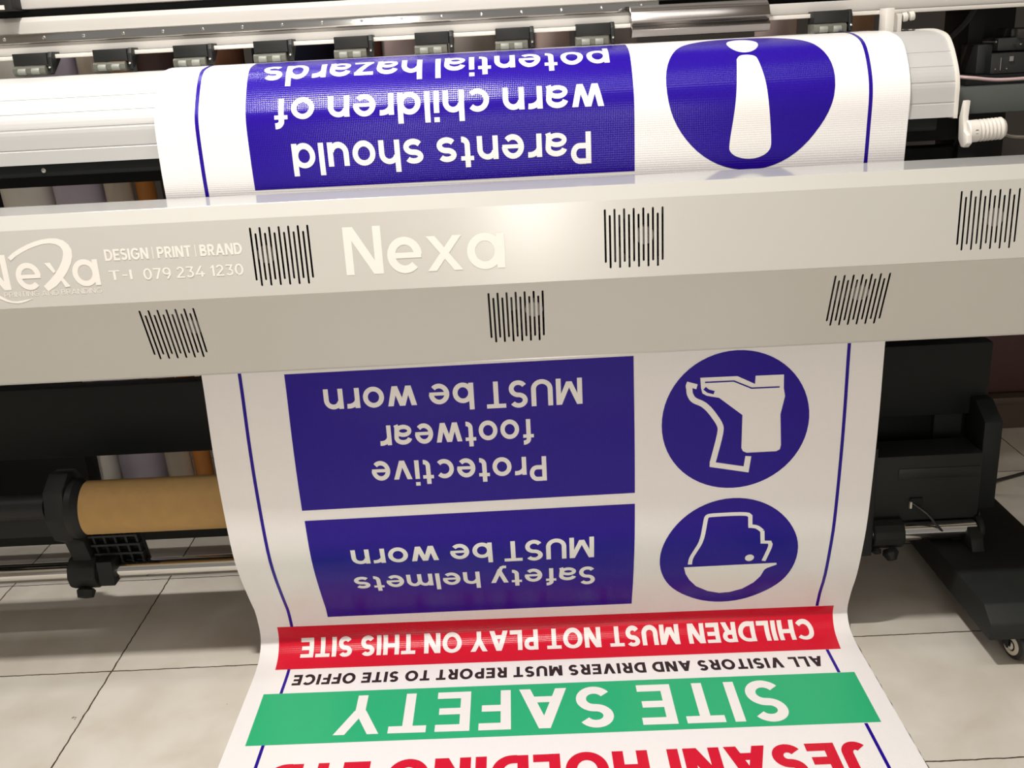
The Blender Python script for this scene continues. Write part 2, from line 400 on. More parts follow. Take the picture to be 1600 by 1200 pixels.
    if c == 'B':
        return 0.68, rect(0, 0, t, 1)+stroke([(t, 1-v/2), (0.36, 1-v/2)]+arc(0.36, 0.74, 0.27-h, 0.26-v/2, 90, -90)+[(t, 0.48+v/2)], t)+stroke([(t, 0.5), (0.38, 0.5)]+arc(0.38, 0.26+v/4, 0.30-h, 0.26-v/4, 90, -90)+[(t, v/2)], t)
    # lower case
    if c == 'o': return 0.74, ring(0.37, X/2, 0.74, X+.02)
    if c == 'n': return 0.68, rect(0, 0, t, X)+arch(0, 0.68)
    if c == 'h': return 0.68, rect(0, 0, t, 1)+arch(0, 0.68)
    if c == 'm': return 1.06, rect(0, 0, t, X)+arch(0, 0.53+h)+arch(0.53-h, 0.53+h)
    if c == 'u': return 0.68, [[(0.68-a, X-b) for a, b in q] for q in glyph('n', t)[1]]
    if c == 'i': return t, rect(0, 0, t, X)+rect(0, 1-v*.9, t, 1)
    if c == 'r': return 0.46, rect(0, 0, t, X)+stroke(arc(0.40, X-v/2-0.24, 0.40-h, 0.24, 165, 80, 8), t)
    if c == 'e': return 0.72, stroke(arc(0.36, X/2, 0.36-h, X/2+.01-v/2, 0, 316, 30), t)+rect(h*1.3, X/2-v*.42, 0.72-h*.2, X/2+v*.36)
    if c == 'c': return 0.68, stroke(arc(0.37, X/2, 0.37-h, X/2+.01-v/2, 44, 316, 28), t)
    if c == 's': return 0.64, ess(0.64, X+.02)
    if c == 'a':
        return 0.70, stroke(arc(0.35, X-v/2-0.18, 0.30-h*.4, 0.18, 170, 0, 14)+[(0.67-h, 0.1), (0.67-h+.03, 0)], t)+stroke(arc(0.33, 0.225, 0.33-h, 0.225-v/2, 0, 360, 28)[:-1], t*.9, True)
    if c == '@': return 0.76, ring(0.37, X/2, 0.74, X+.02)+rect(0.78-t, 0, 0.78, X)      # single-storey a
    if c == 'd': return 0.74, ring(0.36, X/2, 0.72, X+.02)+rect(0.74-t, 0, 0.74, 1)
    if c == 'b': return 0.74, ring(0.38, X/2, 0.72, X+.02)+rect(0, 0, t, 1)
    if c == 'p': return 0.74, ring(0.38, X/2, 0.72, X+.02)+rect(0, -0.27, t, X)
    if c == 't': return 0.43, stroke([(0.20, 0.95), (0.20, 0.24)]+arc(0.20+0.17, 0.24, 0.17, 0.24-v/2, 180, 275, 8), t)+rect(0, X-v*.85, 0.42, X)
    if c == 'f': return 0.45, stroke([(0.20, 0), (0.20, 0.78)]+arc(0.20+0.19, 0.78, 0.19, 0.22-v/2, 180, 85, 8), t)+rect(0, X-v*.85, 0.42, X)
    if c == 'v': return 0.72, diag(0.36-d/2, 0, 0, X, d)+diag(0.36-d/2, 0, 0.72-d, X, d)
    if c == 'y': return 0.72, diag(0.36-d/2, 0, 0, X, d)+diag(0.30-d/2, -0.10, 0.72-d, X, d)+stroke([(0.32, -0.02), (0.26, -0.16), (0.18, -0.20), (0.06, -0.19)], t*.85)
    if c == 'w': return 1.02, diag(0.27-d/2, 0, 0, X, d)+diag(0.27-d/2, 0, 0.51-d/2, X, d)+diag(0.75-d/2, 0, 0.51-d/2, X, d)+diag(0.75-d/2, 0, 1.02-d, X, d)
    if c == 'x': return 0.74, diag(0, 0, 0.74-d, X, d)+diag(0.74-d, 0, 0, X, d)
    if c == 'z': return 0.62, rect(0, X-v*.85, 0.62, X)+rect(0, 0, 0.62, v*.85)+diag(0, v*.6, 0.60-d, X-v*.6, d*1.1)
    # figures
    if c == '0': return 0.66, ring(0.33, 0.5, 0.66, 1.02)
    if c == '1': return 0.32, rect(0.32-t, 0, 0.32, 1)+[[(0.0, 0.78), (0.05, 0.68), (0.32-h, 0.86), (0.32-h, 1)]]
    if c == '2': return 0.62, stroke(arc(0.31, 0.70, 0.29-h, 0.31-v/2, 165, -35, 18)+[(0.08, v/2+.04)], t)+rect(0, 0, 0.62, v)
    if c == '3': return 0.62, rect(0.05, 1-v, 0.58, 1)+diag(0.27, 0.55, 0.58-d, 1-v, d)+stroke(arc(0.30, 0.31, 0.31-h, 0.31-v/2, 95, -150, 20), t)
    if c == '4': return 0.72, rect(0, 0.2, 0.72, 0.2+v)+diag(0, 0.2+v*.8, 0.40, 1, d)+rect(0.50-h, 0, 0.50+h, 0.5)
    if c == '7': return 0.60, rect(0, 1-v, 0.60, 1)+diag(0.14, 0, 0.60-d, 1-v, d)
    if c == '9': return 0.64, stroke(arc(0.32, 0.68, 0.32-h, 0.33-v/2, 0, 360, 28)[:-1], t, True)+stroke([(0.64-h, 0.66), (0.56, 0.36), (0.34, 0.0)], t)
    return 0.5, rect(0, 0, 0.5, 1)
def text_shapes(s, t, gap=0.10):
    x = 0; out = []
    for c in s:
        w_, g = glyph(c, t)
        out += [[(a+x, b) for a, b in q] for q in g]
        x += w_ + (gap if c != ' ' else 0.02)
    return out, x-gap
def banner_text(s, t, gap, xr, xl, base_r, base_l, top_r, top_l):
    """upside-down line: reads from x = xr towards xl, feet at length base, caps at length top"""
    g, W = text_shapes(s, t, gap); out = []
    for q in g:
        r = []
        for a, b in q:
            k = a/W; b0 = base_r+(base_l-base_r)*k; t0 = top_r+(top_l-top_r)*k
            r.append((xr+(xl-xr)*k, b0+(t0-b0)*b))
        out.append(r)
    return out

# ------------------------------------------------------------------ the printed banner
banner = bpy.data.meshes.new('banner')
rows = [0.0]+CUTS+[S_END]; cols = np.linspace(BX0, BX1, 41)
bv = [(x, s, 0.0) for s in rows for x in cols]; nc = len(cols)
banner.from_pydata(bv, [], [(j*nc+i, j*nc+i+1, (j+1)*nc+i+1, (j+1)*nc+i) for j in range(len(rows)-1) for i in range(nc-1)])
banner = finish_sheet('printed_banner', banner, M['white_vinyl'], None, 0.0)
tag(banner, 'long white printed safety-sign banner hanging upside down from the printer to the floor', 'banner')
P1, P2, P3 = 0.0002, 0.00045, 0.0008
def printed(name, pieces, material, parent, lift, label=None):
    o = drape(name, pieces, material, parent, lift)
    if label: o['label'] = label
    return o
def ellipse(cx, cy, rx, ry, n=64): return [(cx+rx*math.cos(2*PI*i/n), cy+ry*math.sin(2*PI*i/n)) for i in range(n)]
T_ARIAL, G_ARIAL = 0.172, 0.12
panels = [
    ('blue panel reading Parents should warn children of potential hazards', [(-.3555, 1.4548), (.1685, 1.4627), (.1688, 1.692), (-.3565, 1.692)],
     [('Parents should', .1089, -.2985, 1.5178, 1.5196, 1.4753, 1.4735), ('warn children of', .128, -.3185, 1.5816, 1.5841, 1.539, 1.5392), ('potential hazards', .1399, -.335, 1.6475, 1.645, 1.6045, 1.602)]),
    ('blue panel reading Protective footwear MUST be worn', [(-.3567, .9546), (.1673, .9541), (.1668, 1.1834), (-.3558, 1.1828)],
     [('Protective', .0298, -.2405, 1.028, 1.0348, .9855, .990), ('footwear', .0125, -.2225, 1.0915, 1.0935, 1.0497, 1.0485), ('MUST be worn', .0886, -.301, 1.1535, 1.156, 1.1118, 1.112)]),
    ('blue panel reading Safety helmets MUST be worn', [(-.3569, .6924), (.1677, .6994), (.1673, .9341), (-.3553, .9355)],
     [('Safety helmets', .104, -.2955, .8075, .8105, .7625, .766), ('MUST be worn', .1017, -.291, .8755, .8740, .8298, .832)])]
for label, quad, lines in panels:
    p = printed('blue_panel', [quad], M['blue_ink'], banner, P1, label)
    g = []
    for s, xr, xl, br, bl, tr, tl in lines: g += banner_text(s, T_ARIAL, G_ARIAL, xr, xl, br, bl, tr, tl)
    printed('lettering', g, M['white_ink'], p, P2, 'white upside-down lettering')
def chaikin(P, k=0.22, it=2):
    for _ in range(it):
        P = [P[0]]+[q for a, b in zip(P[:-1], P[1:]) for q in ((a[0]+(b[0]-a[0])*k, a[1]+(b[1]-a[1])*k), (b[0]-(b[0]-a[0])*k, b[1]-(b[1]-a[1])*k))]+[P[-1]]
    return P
# round pictograms
c = printed('pictogram', [ellipse(.327, 1.5735, .1140, .1148)], M['blue_ink'], banner, P1, 'blue disc with a white exclamation mark')
BANG = [(0.3121, 1.6105), (0.3165, 1.6179), (0.3271, 1.619), (0.3372, 1.6164), (0.3407, 1.6098), (0.3471, 1.5725), (0.3513, 1.5388), (0.3561, 1.4938), (0.3555, 1.4844), (0.3488, 1.4776), (0.3367, 1.4732), (0.3226, 1.4726), (0.3083, 1.4759), (0.3001, 1.4818), (0.2978, 1.4883), (0.3031, 1.5253), (0.3076, 1.5663)]
BANG = chaikin(BANG+BANG[:1], 0.25, 2)[:-1]
printed('exclamation_mark', [BANG, ellipse(.3258, 1.6475, .0212, .0235, 32)], M['white_ink'], c, P2)
c = printed('pictogram', [ellipse(.3216, 1.0688, .1130, .1152)], M['blue_ink'], banner, P1, 'blue disc with a white safety boot')
LEG = [(0.2669, 1.1432), (0.3228, 1.1428), (0.3497, 1.1288), (0.3502, 1.1419), (0.3929, 1.1415), (0.3935, 1.1198), (0.3959, 1.1068), (0.3901, 1.077), (0.3933, 1.0251), (0.392, 1.0178), (0.3864, 1.0149), (0.3407, 1.0151), (0.3349, 1.018), (0.3322, 1.0235), (0.3319, 1.0794), (0.2957, 1.1095), (0.277, 1.1139), (0.2705, 1.1178), (0.2681, 1.1268)]
SOLE = [(0.2503, 1.1278), (0.251, 1.1179), (0.2566, 1.1077), (0.2716, 1.1009), (0.283, 1.0893), (0.2994, 1.0639), (0.2988, 1.0495), (0.2884, 1.0016), (0.341, 0.9858), (0.3435, 1.009)]
TIP = [(0.2471, 1.1382), (0.2629, 1.133), (0.2611, 1.1253), (0.2546, 1.1276), (0.2453, 1.1271), (0.2449, 1.132)]
printed('boot', [LEG, TIP]+stroke(chaikin(SOLE[:8])+[(0.2889, 1.000)], 0.0093)+stroke([(0.2884, 1.0035), (0.2884, 0.9975), (0.341, 0.9858), (0.3435, 1.009)], 0.0093), M['white_ink'], c, P2)
printed('boot_seam', stroke([(0.274, 1.1355), (0.3175, 1.1353), (0.3446, 1.1224), (0.387, 1.122)], 0.0022)+stroke([(0.2735, 1.1262), (0.2788, 1.1213), (0.2880, 1.1183)], 0.0055), M['blue_ink'], c, P3, 'blue line and toe cap')
c = printed('pictogram', [ellipse(.3228, .8155, .1130, .1192)], M['blue_ink'], banner, P1, 'blue disc with a white head in a helmet')
FACE = [(0.26, 0.8), (0.2607, 0.8147), (0.2668, 0.8299), (0.2764, 0.8536), (0.2805, 0.8947), (0.282, 0.9029), (0.288, 0.9052), (0.3464, 0.9047), (0.352, 0.8992), (0.3532, 0.8795), (0.3642, 0.8774), (0.3733, 0.8683), (0.3757, 0.8439), (0.3871, 0.8426), (0.3901, 0.835), (0.3813, 0.8003)]
HELMET = [(0.2508, 0.7937), (0.403, 0.7942), (0.4042, 0.7901), (0.3891, 0.7832), (0.3848, 0.7789), (0.3801, 0.7639), (0.3706, 0.7484), (0.3534, 0.7317), (0.3334, 0.723), (0.3156, 0.7213), (0.2953, 0.7283), (0.2743, 0.7439), (0.2617, 0.7616), (0.2542, 0.778)]
printed('helmet', [HELMET], M['white_ink'], c, P2)
printed('face_outline', stroke(chaikin(FACE[:9], .25)+[FACE[9]], 0.0068)+stroke([(FACE[9][0]-.003, FACE[9][1])]+chaikin(FACE[9:12]), 0.0068)+stroke([FACE[11], FACE[12]], 0.0068)+stroke([(FACE[12][0]-.003, FACE[12][1])]+chaikin(FACE[13:]), 0.0068)+[ellipse(.3574, .8090, .0074, .0075, 24)], M['white_ink'], c, P2)
# strips and headings
p = printed('red_strip', [[(-.4458, .594), (.5118, .5765), (.5178, .6731), (-.4478, .6748)]], M['red_ink'], banner, P1, 'red strip reading CHILDREN MUST NOT PLAY ON THIS SITE')
printed('lettering', banner_text('CHILDREN MUST NOT PLAY ON THIS SITE', 0.215, 0.10, .4790, -.4078, .6467, .654, .605, .6193), M['white_ink'], p, P2, 'white upside-down lettering')
p = printed('green_strip', [[(-.4499, .396), (.5121, .3847), (.513, .5121), (-.4508, .5257)]], M['green_ink'], banner, P1, 'green strip reading SITE SAFETY')
printed('lettering', banner_text('SITE SAFETY', 0.185, 0.16, .3840, -.3190, .4995, .510, .3985, .4115), M['white_ink'], p, P2, 'white upside-down lettering')
printed('lettering', banner_text('ALL VISITORS AND DRIVERS MUST REPORT TO SITE OFFICE', 0.225, 0.14, .4720, -.4095, .5596, .5777, .5315, .5475), M['black_ink'], banner, P1, 'black line ALL VISITORS AND DRIVERS MUST REPORT TO SITE OFFICE')
printed('lettering', banner_text('JESANI HOLDING LTD', 0.24, 0.10, .4711, -.405, .3425, .3495, .267, .275), M['red_ink'], banner, P1, 'red heading JESANI HOLDING LTD')
for nm, x in (('left', -.4222), ('right', .4885)):
    for s0, s1 in ((0.0, .396 if x < 0 else .3835), (.5255 if x < 0 else .513, .594 if x < 0 else .5765), (.674, S_END-.01)):
        printed('border_line', [[(x-.0026, s0), (x+.0026, s0), (x+.0026, s1), (x-.0026, s1)]], M['blue_ink'], banner, P1*.9, 'thin blue border line')

# ------------------------------------------------------------------ the printer
printer = thing('large_format_printer', (0, 1.75, 0), 'large dark-framed roll printer with pale rail, curved platen and black stand', 'printer')
# curved platen: follows the sheet's path just inside it, with shallow grooves and end caps
prof = []
for s in np.linspace(1.455, S_END, 70):
    y, z = float(np.interp(s, ARC, CUR_M[:, 0])), float(np.interp(s, ARC, CUR_M[:, 1]))
    n = sheet_normal(np.array([0.03]), np.array([s]))[0]
    prof.append((max(y, 1.4225)+0.009*abs(n[1]), z-0.003*abs(n[2])))
prof = [p for p in prof if p[1] >= 0.872]
def groove(p):
    for z in (0.952, 0.934, 0.914, 0.887):
        if abs(p[1]-z) < 0.0012 and p[0] < 1.47: return (p[0]+0.0008, p[1])
    return p
fine = []
for a, b in zip(prof[:-1], prof[1:]):
    for k in range(6): fine.append((a[0]+(b[0]-a[0])*k/6, a[1]+(b[1]-a[1])*k/6))
fine.append(prof[-1])
front = [groove(p) for p in fine]
y_bot = front[0][0]
outline = [(y_bot, 0.868)] + front + [(1.76, 0.979), (1.76, 0.960), (1.53, 0.955), (1.475, 0.925), (1.452, 0.868)]
MB().prism_x(outline, -1.02, 0.604).build('platen', M['aluminium'], printer, angle=25)
def cap_outline(e):
    c = (1.50, 0.915); o = []
    for y, z in [(y_bot, 0.868)]+fine[::4]+[(1.60, 0.979), (1.60, 0.868)]:
        o.append((y+(y-c[0])*e, z+(z-c[1])*e))
    return o
MB().prism_x(cap_outline(0.035), 0.604, 0.609).build('platen_end_cap', M['white_plastic'], printer, bevel=0.0008)
MB().prism_x(cap_outline(0.035), -1.025, -1.02).build('platen_end_cap', M['white_plastic'], printer, bevel=0.0008)
MB().box(-1.02, 0.585, 1.437, 1.50, 0.851, 0.8675).build('platen_channel', M['black_paint'], printer, bevel=0.001)
ch = MB().lathe([(0.0, 0), (0.0032, 0.0004), (0.0036, 0.0022)], (-0.648, 1.4345, 0.8595), (0, 1, 0), 14).build('channel_screw', M['screw'], printer)
# gantry rails in front of the carriage
gan = MB().box(-1.30, 1.05, 1.622, 1.70, 1.0120, 1.0285).build('lower_rail', M['rail_white'], printer, bevel=0.0012)
strip = MB().box(-1.30, 0.23, 1.618, 1.66, 1.0290, 1.0425).build('steel_strip', M['chrome'], printer, bevel=0.0006)
scr = MB().lathe([(0.0, -0.0012), (0.0010, -0.0012), (0.0012, -0.0004), (0.0020, -0.0012), (0.0024, 0.0)], (-0.751, 1.618, 1.0362), (0, 1, 0), 12).build('rail_screw', M['screw'], strip)
for k in list(range(-5, 0))+list(range(1, 17)):
    s = scr.copy(); COL.objects.link(s); s.parent = strip; s.location.x = k*0.0597
MB().prism_x([(1.628, 1.043), (1.70, 1.043), (1.70, 1.0665), (1.634, 1.0665), (1.628, 1.060)], -1.30, 1.05).build('upper_rail', M['rail_white'], printer, bevel=0.0012)
MB().box(-1.30, 1.05, 1.655, 1.70, 1.0667, 1.0775).build('rail_recess', M['black_paint'], printer)
MB().prism_x([(1.632, 1.0780), (1.70, 1.0780), (1.70, 1.25), (1.67, 1.25), (1.632, 1.10)], -1.30, 1.05).build('carriage_hood', M['rail_white'], printer, bevel=0.0015)
MB().prism_x([(1.701, 1.030), (1.92, 1.030), (1.92, 1.30), (1.88, 1.36), (1.80, 1.36), (1.701, 1.28)], -1.40, 1.18).build('unseen_printer_body', M['charcoal_paint'], printer, bevel=0.006)  # out-of-view body, added so its shadow darkens the floor behind
mb = MB().box(-0.760, -0.722, 1.60, 1.66, 1.0755, 1.12); carr = mb.build('carriage_bracket', M['black_plastic'], printer, bevel=0.002)
MB().box(-0.751, -0.733, 1.5992, 1.602, 1.0772, 1.0835).build('bracket_label', M['white_plastic'], carr)
MB().box(-1.28, 1.03, 1.600, 1.618, 1.0060, 1.0118).build('roller_bar', M['white_plastic'], printer, bevel=0.001)
MB().prism_x([(1.606, 1.036), (1.590, 1.028), (1.582, 1.014), (1.588, 1.008), (1.580, 1.002), (1.584, 0.992), (1.610, 0.991), (1.616, 1.036)], 0.185, 0.388).build('steel_cover', M['cover_steel'], printer, bevel=0.001)
# pinch roller clamps
def make_clamp():
    body = MB().prism_x([(1.583, 0.9975), (1.616, 0.9975), (1.616, 1.0148), (1.583, 1.0148)], 0, 0.050).build('pinch_clamp', M['black_plastic'], printer, bevel=0.001)
    MB().prism_x([(1.578, 0.9865), (1.582, 0.983), (1.612, 0.983), (1.612, 0.9968), (1.582, 0.9968), (1.578, 0.9945)], -0.001, 0.047).build('roller_holder', M['olive_plastic'], body, bevel=0.001)
    for x in (0.006, 0.026):
        MB().lathe([(0, 0), (0.0040, 0), (0.0046, 0.001), (0.0046, 0.011), (0.0040, 0.012), (0, 0.012)], (x+0.001, 1.5790, 0.9892), (1, 0, 0), 18).build('pinch_roller', M['pale_rubber'], body)
    MB().prism_x([(1.582, 0.986), (1.588, 0.984), (1.618, 1.004), (1.618, 1.0150), (1.590, 1.0155), (1.584, 1.008)], 0.0505, 0.0565).build('clamp_arm', M['black_plastic'], body, bevel=0.0008)
    MB().lathe([(0.0, -0.001), (0.0016, -0.0006), (0.0018, 0.002)], (0.0535, 1.580, 0.994), (0, 1, 0), 10).build('arm_pin', M['screw'], body)
    return body
clamp = make_clamp(); clamp.location.x = -0.7285
for k in (-4, -3, -2, -1, 1, 2, 3, 4, 5, 6, 7, 10):
    c = copy_tree(clamp, printer); c.location.x = -0.7285+0.1189*k-(0.0095 if k == 10 else 0)
    if k == 10: c.location.y = -0.004
# white end bracket of the roller bar
eb = MB().box(0.553, 0.566, 1.572, 1.60, 0.974, 1.014).box(0.566, 0.580, 1.580, 1.60, 0.972, 1.006).build('bar_end_bracket', M['white_plastic'], printer, bevel=0.0015)
for x, z in ((0.586, 1.000), (0.596, 1.001)):
    MB().lathe([(0, 0), (0.0055, 0), (0.0065, 0.001), (0.0065, 0.006), (0.0055, 0.007), (0, 0.007)], (x-0.004, 1.585, z), (1, 0, 0.15), 18).build('bracket_roller', M['white_plastic'], eb)
# feed lever beside the platen end
lever = MB().prism_x([(1.400, 0.835), (1.409, 0.829), (1.418, 0.829), (1.428, 0.838), (1.432, 0.866), (1.424, 0.890), (1.416, 0.890), (1.418, 0.868), (1.412, 0.850), (1.402, 0.846)], 0.612, 0.6195).build('feed_lever', M['white_plastic'], printer, bevel=0.001)
g = [(0.0, 0.0), (0.0135, 0.0), (0.0150, 0.002), (0.0150, 0.013)]
for k in range(6): g += [(0.0150, 0.0145+k*0.0052), (0.0132, 0.0160+k*0.0052), (0.0132, 0.0172+k*0.0052), (0.0150, 0.0187+k*0.0052)]
g += [(0.0150, 0.0465), (0.0120, 0.0505), (0.0, 0.0515)]
grip = MB().lathe(g, (0.6165, 1.416, 0.8490), (1, 0, 0.05), 28).build('lever_grip', M['white_plastic'], lever, angle=20)
MB().lathe([(0.0, 0.0), (0.0030, 0.0), (0.0032, 0.0012), (0.0, 0.0012)], (0.6255, 1.4012, 0.8498), (0, 1, 0), 14).build('grip_pin', M['olive_plastic'], grip)
# dark mechanics right of the platen
MB().box(0.655, 1.05, 1.57, 1.66, 0.858, 0.897).build('side_tray', mat('tray_grey', (0.060, 0.066, 0.062), 0.55), printer, bevel=0.002)
cap_st = MB().box(0.725, 0.90, 1.60, 1.68, 0.912, 0.942).box(0.712, 0.735, 1.62, 1.68, 0.912, 0.955).box(0.742, 0.88, 1.62, 1.68, 0.944, 0.963).box(0.765, 0.90, 1.63, 1.68, 0.963, 0.976).build('capping_station', M['black_plastic'], printer, bevel=0.002)
for x, z, sx, sz in ((0.7385, 0.9265, 0.0012, 0.018), (0.754, 0.9335, 0.006, 0.007), (0.7705, 0.9685, 0.0012, 0.012), (0.7655, 0.9535, 0.0025, 0.002), (0.7755, 0.9537, 0.0035, 0.002), (0.731, 0.9195, 0.002, 0.002), (0.748, 0.9195, 0.002, 0.002), (0.7285, 0.9585, 0.002, 0.002)):
    MB().box(x-sx/2, x+sx/2, 1.597, 1.64, z-sz/2, z+sz/2).build('station_clip', M['screw'], cap_st)
MB().box(0.69, 1.05, 1.60, 1.70, 0.898, 0.9115).build('station_ledge', M['black_paint'], printer)
MB().tube([(0.640, 1.66, 0.918), (0.665, 1.60, 0.913), (0.695, 1.585, 0.909), (0.735, 1.585, 0.9045), (0.80, 1.59, 0.905)], 0.0026).build('ink_tube', M['cable_pink'], printer)
MB().tube([(0.655, 1.70, 0.930), (0.668, 1.62, 0.915), (0.672, 1.60, 0.902), (0.676, 1.60, 0.890)], 0.0022).build('ink_tube', M['cable_black'], printer)
MB().tube([(0.650, 1.70, 0.880), (0.663, 1.70, 0.915), (0.690, 1.70, 0.955), (0.725, 1.70, 0.990), (0.745, 1.70, 1.03)], 0.0055).build('signal_cable', M['cable_black'], printer)
hn = MB().lathe([(0, 0), (0.007, 0), (0.007, 0.004), (0.0045, 0.005), (0.0045, 0.010), (0.0065, 0.011), (0.0065, 0.016), (0, 0.017)], (0.612, 1.55, 0.966), (1, 0, 0.1), 6).build('cap_nut', M['olive_plastic'], printer)
MB().tube([(0.668, 1.42, 0.8435), (0.70, 1.44, 0.836), (0.76, 1.46, 0.833), (0.86, 1.47, 0.840)], 0.0024).build('lever_rod', M['screw'], printer)
# black stand
MB().box(-1.40, 0.832, 1.72, 1.751, 0.318, 0.452).build('crossbeam', M['black_paint'], printer, bevel=0.003)
MB().box(-1.35, 0.86, 1.93, 1.97, 0.040, 0.085).build('rear_bar', M['charcoal_paint'], printer, bevel=0.002)
MB().box(0.575, 0.7515, 1.76, 1.80, 0.13, 0.79).build('cable_panel', M['black_paint'], printer, bevel=0.003)
def leg(x0, x1):
    l = MB().box(x0, x1, 1.752, 1.852, 0.109, 1.01).build('stand_leg', M['charcoal_paint'], printer, bevel=0.003)
    xa, xb = (0.717, 0.905) if x0 > 0 else (x0, x1)
    f = MB().prism_x([(1.396, 0.058), (2.08, 0.058), (2.08, 0.108), (1.425, 0.108), (1.396, 0.088)], xa, xb).build('stand_foot', M['charcoal_paint'], printer, bevel=0.003)
    for y in (1.432, 2.04):
        xc = 0.784 if x0 > 0 else (xa+xb)/2
        wheel = MB().lathe([(0.0, -0.013), (0.017, -0.013), (0.024, -0.011), (0.0265, -0.006), (0.0265, 0.006), (0.024, 0.011), (0.017, 0.013), (0.0, 0.013)], (xc, y, 0.0268), (1, 0.25, 0), 30).build('caster_wheel', M['tyre'], f)
        wd = Vector((1, 0.25, 0)).normalized()
        MB().lathe([(0.010, -0.0150), (0.0165, -0.0145), (0.0165, 0.0145), (0.010, 0.0150)], (xc, y, 0.0268), (1, 0.25, 0), 28, closed=True).build('wheel_hub', M['ivory_wheel'], f)
        MB().lathe([(0, -0.0165), (0.0075, -0.016), (0.0075, 0.016), (0, 0.0165)], (xc, y, 0.0268), (1, 0.25, 0), 20).build('wheel_axle', M['screw'], f)
        for xf in (xc-0.021, xc+0.0175):
            MB().prism_x([(y-0.004, 0.0585), (y+0.022, 0.0585), (y+0.008, 0.025), (y-0.004, 0.022)], xf, xf+0.0035).build('caster_fork', M['black_paint'], f, bevel=0.0008)
    return l
leg(0.752, 0.828); leg(-1.36, -1.284)
MB().box(-1.36, 0.83, 1.765, 1.84, 0.80, 0.845).build('bed_frame', M['black_paint'], printer)

# ------------------------------------------------------------------ perforated drying bar in front of the banner
dryer = thing('drying_fan_bar', (0, 1.37, 0.573), 'long beige perforated fan cover bar with white lettering across the banner', 'fan bar')
DX0, DX1 = -1.22, 1.12
def capsule(xc, a, b, r, n=5):
    return [(xc+r*math.cos(PI*k/n), b-r+r*math.sin(PI*k/n)) for k in range(n+1)] + [(xc-r*math.cos(PI*k/n), a+r-r*math.sin(PI*k/n)) for k in range(n+1)]
def perforated(name, rect_, slots, thick, to3d, material, parent):
    cu = bpy.data.curves.new('cut', 'CURVE'); cu.dimensions = '2D'; cu.fill_mode = 'BOTH'; cu.extrude = thick/2
    x0, y0, x1, y1 = rect_
    for loop in [[(x0, y0), (x1, y0), (x1, y1), (x0, y1)]]+slots:
        sp = cu.splines.new('POLY'); sp.points.add(len(loop)-1); sp.use_cyclic_u = True
        for p, q in zip(sp.points, loop): p.co = (q[0], q[1], 0, 1)
    o = bpy.data.objects.new('cut', cu); COL.objects.link(o)
    me = bpy.data.meshes.new_from_object(o.evaluated_get(bpy.context.evaluated_depsgraph_get()))
    bpy.data.objects.remove(o); bpy.data.curves.remove(cu); me.name = name
    off = world_loc(parent)
    for v in me.vertices: v.co = Vector(to3d(v.co.x, v.co.y, v.co.z))-off
    bm = bmesh.new(); bm.from_mesh(me); bmesh.ops.remove_doubles(bm, verts=bm.verts[:], dist=1e-6)
    bmesh.ops.recalc_face_normals(bm, faces=bm.faces[:]); bm.to_mesh(me); bm.free()
    return link(name, me, material, parent, smooth=False)
up, lo = [], []
for vx in (-0.8013, -0.3430, 0.1163, 0.5750):
    for k in range(13):
        up.append(capsule(vx+k*0.0062, 0.7152-(k % 2)*0.0077, 0.7855-(k % 2)*0.0077, 0.00135))
for vx in (-0.969, -0.506, -0.040, 0.4203):
    for k in range(13):
        o_ = (k % 2)*0.0082
        lo.append(capsule(vx+k*0.0060, 0.0132+o_, 0.0900+o_, 0.00135))
YF = 1.3160
perforated('upper_cover', (DX0, 0.6942, DX1, 0.7970), up, 0.0012, lambda a, b, c: (a, YF+0.0006-c, b), M['beige_paint'], dryer)
sl = Vector((0, 1.3660-YF, 0.5735-0.6938)); sln = sl.normalized(); slo = Vector((0, sln.z, -sln.y))
perforated('lower_cover', (DX0, 0.0, DX1, sl.length), lo, 0.0012, lambda a, b, c: tuple(Vector((a, YF, 0.6938))+sln*b+slo*(c-0.0006)), M['beige_paint'], dryer)
lip_y, lip_z = 1.3660, 0.5735
MB().prism_x([(lip_y-0.0008, lip_z+0.0015), (lip_y-0.0012, lip_z), (1.398, lip_z), (1.398, lip_z+0.0015)], DX0, DX1).build('bottom_flange', M['beige_paint'], dryer)
MB().prism_x([(YF, 0.7970), (1.3215, 0.8150), (1.3225, 0.8145), (1.3175, 0.7966)], DX0, DX1).build('top_bevel', M['beige_paint'], dryer, smooth=False)
MB().prism_x([(1.3215, 0.8150), (1.3222, 0.8154), (1.4040, 0.8158), (1.4040, 0.8143), (1.3225, 0.8140)], DX0, DX1).build('top_plate', M['beige_gloss'], dryer, smooth=False)
MB().box(DX0, DX1, 1.4005, 1.4030, 0.575, 0.8138).build('back_plate', M['black_paint'], dryer)
side = [(YF, 0.695), (1.3660, 0.5740), (1.404, 0.5740), (1.404, 0.8155), (1.335, 0.8150), (YF, 0.797)]
for x in (DX0-0.002, DX1): MB().prism_x(side, x, x+0.002).build('end_plate', M['beige_paint'], dryer)
for x in (-1.21, 1.06): MB().box(x, x+0.05, 1.398, 1.70, 0.60, 0.66).build('support_arm', M['black_paint'], dryer, bevel=0.002)
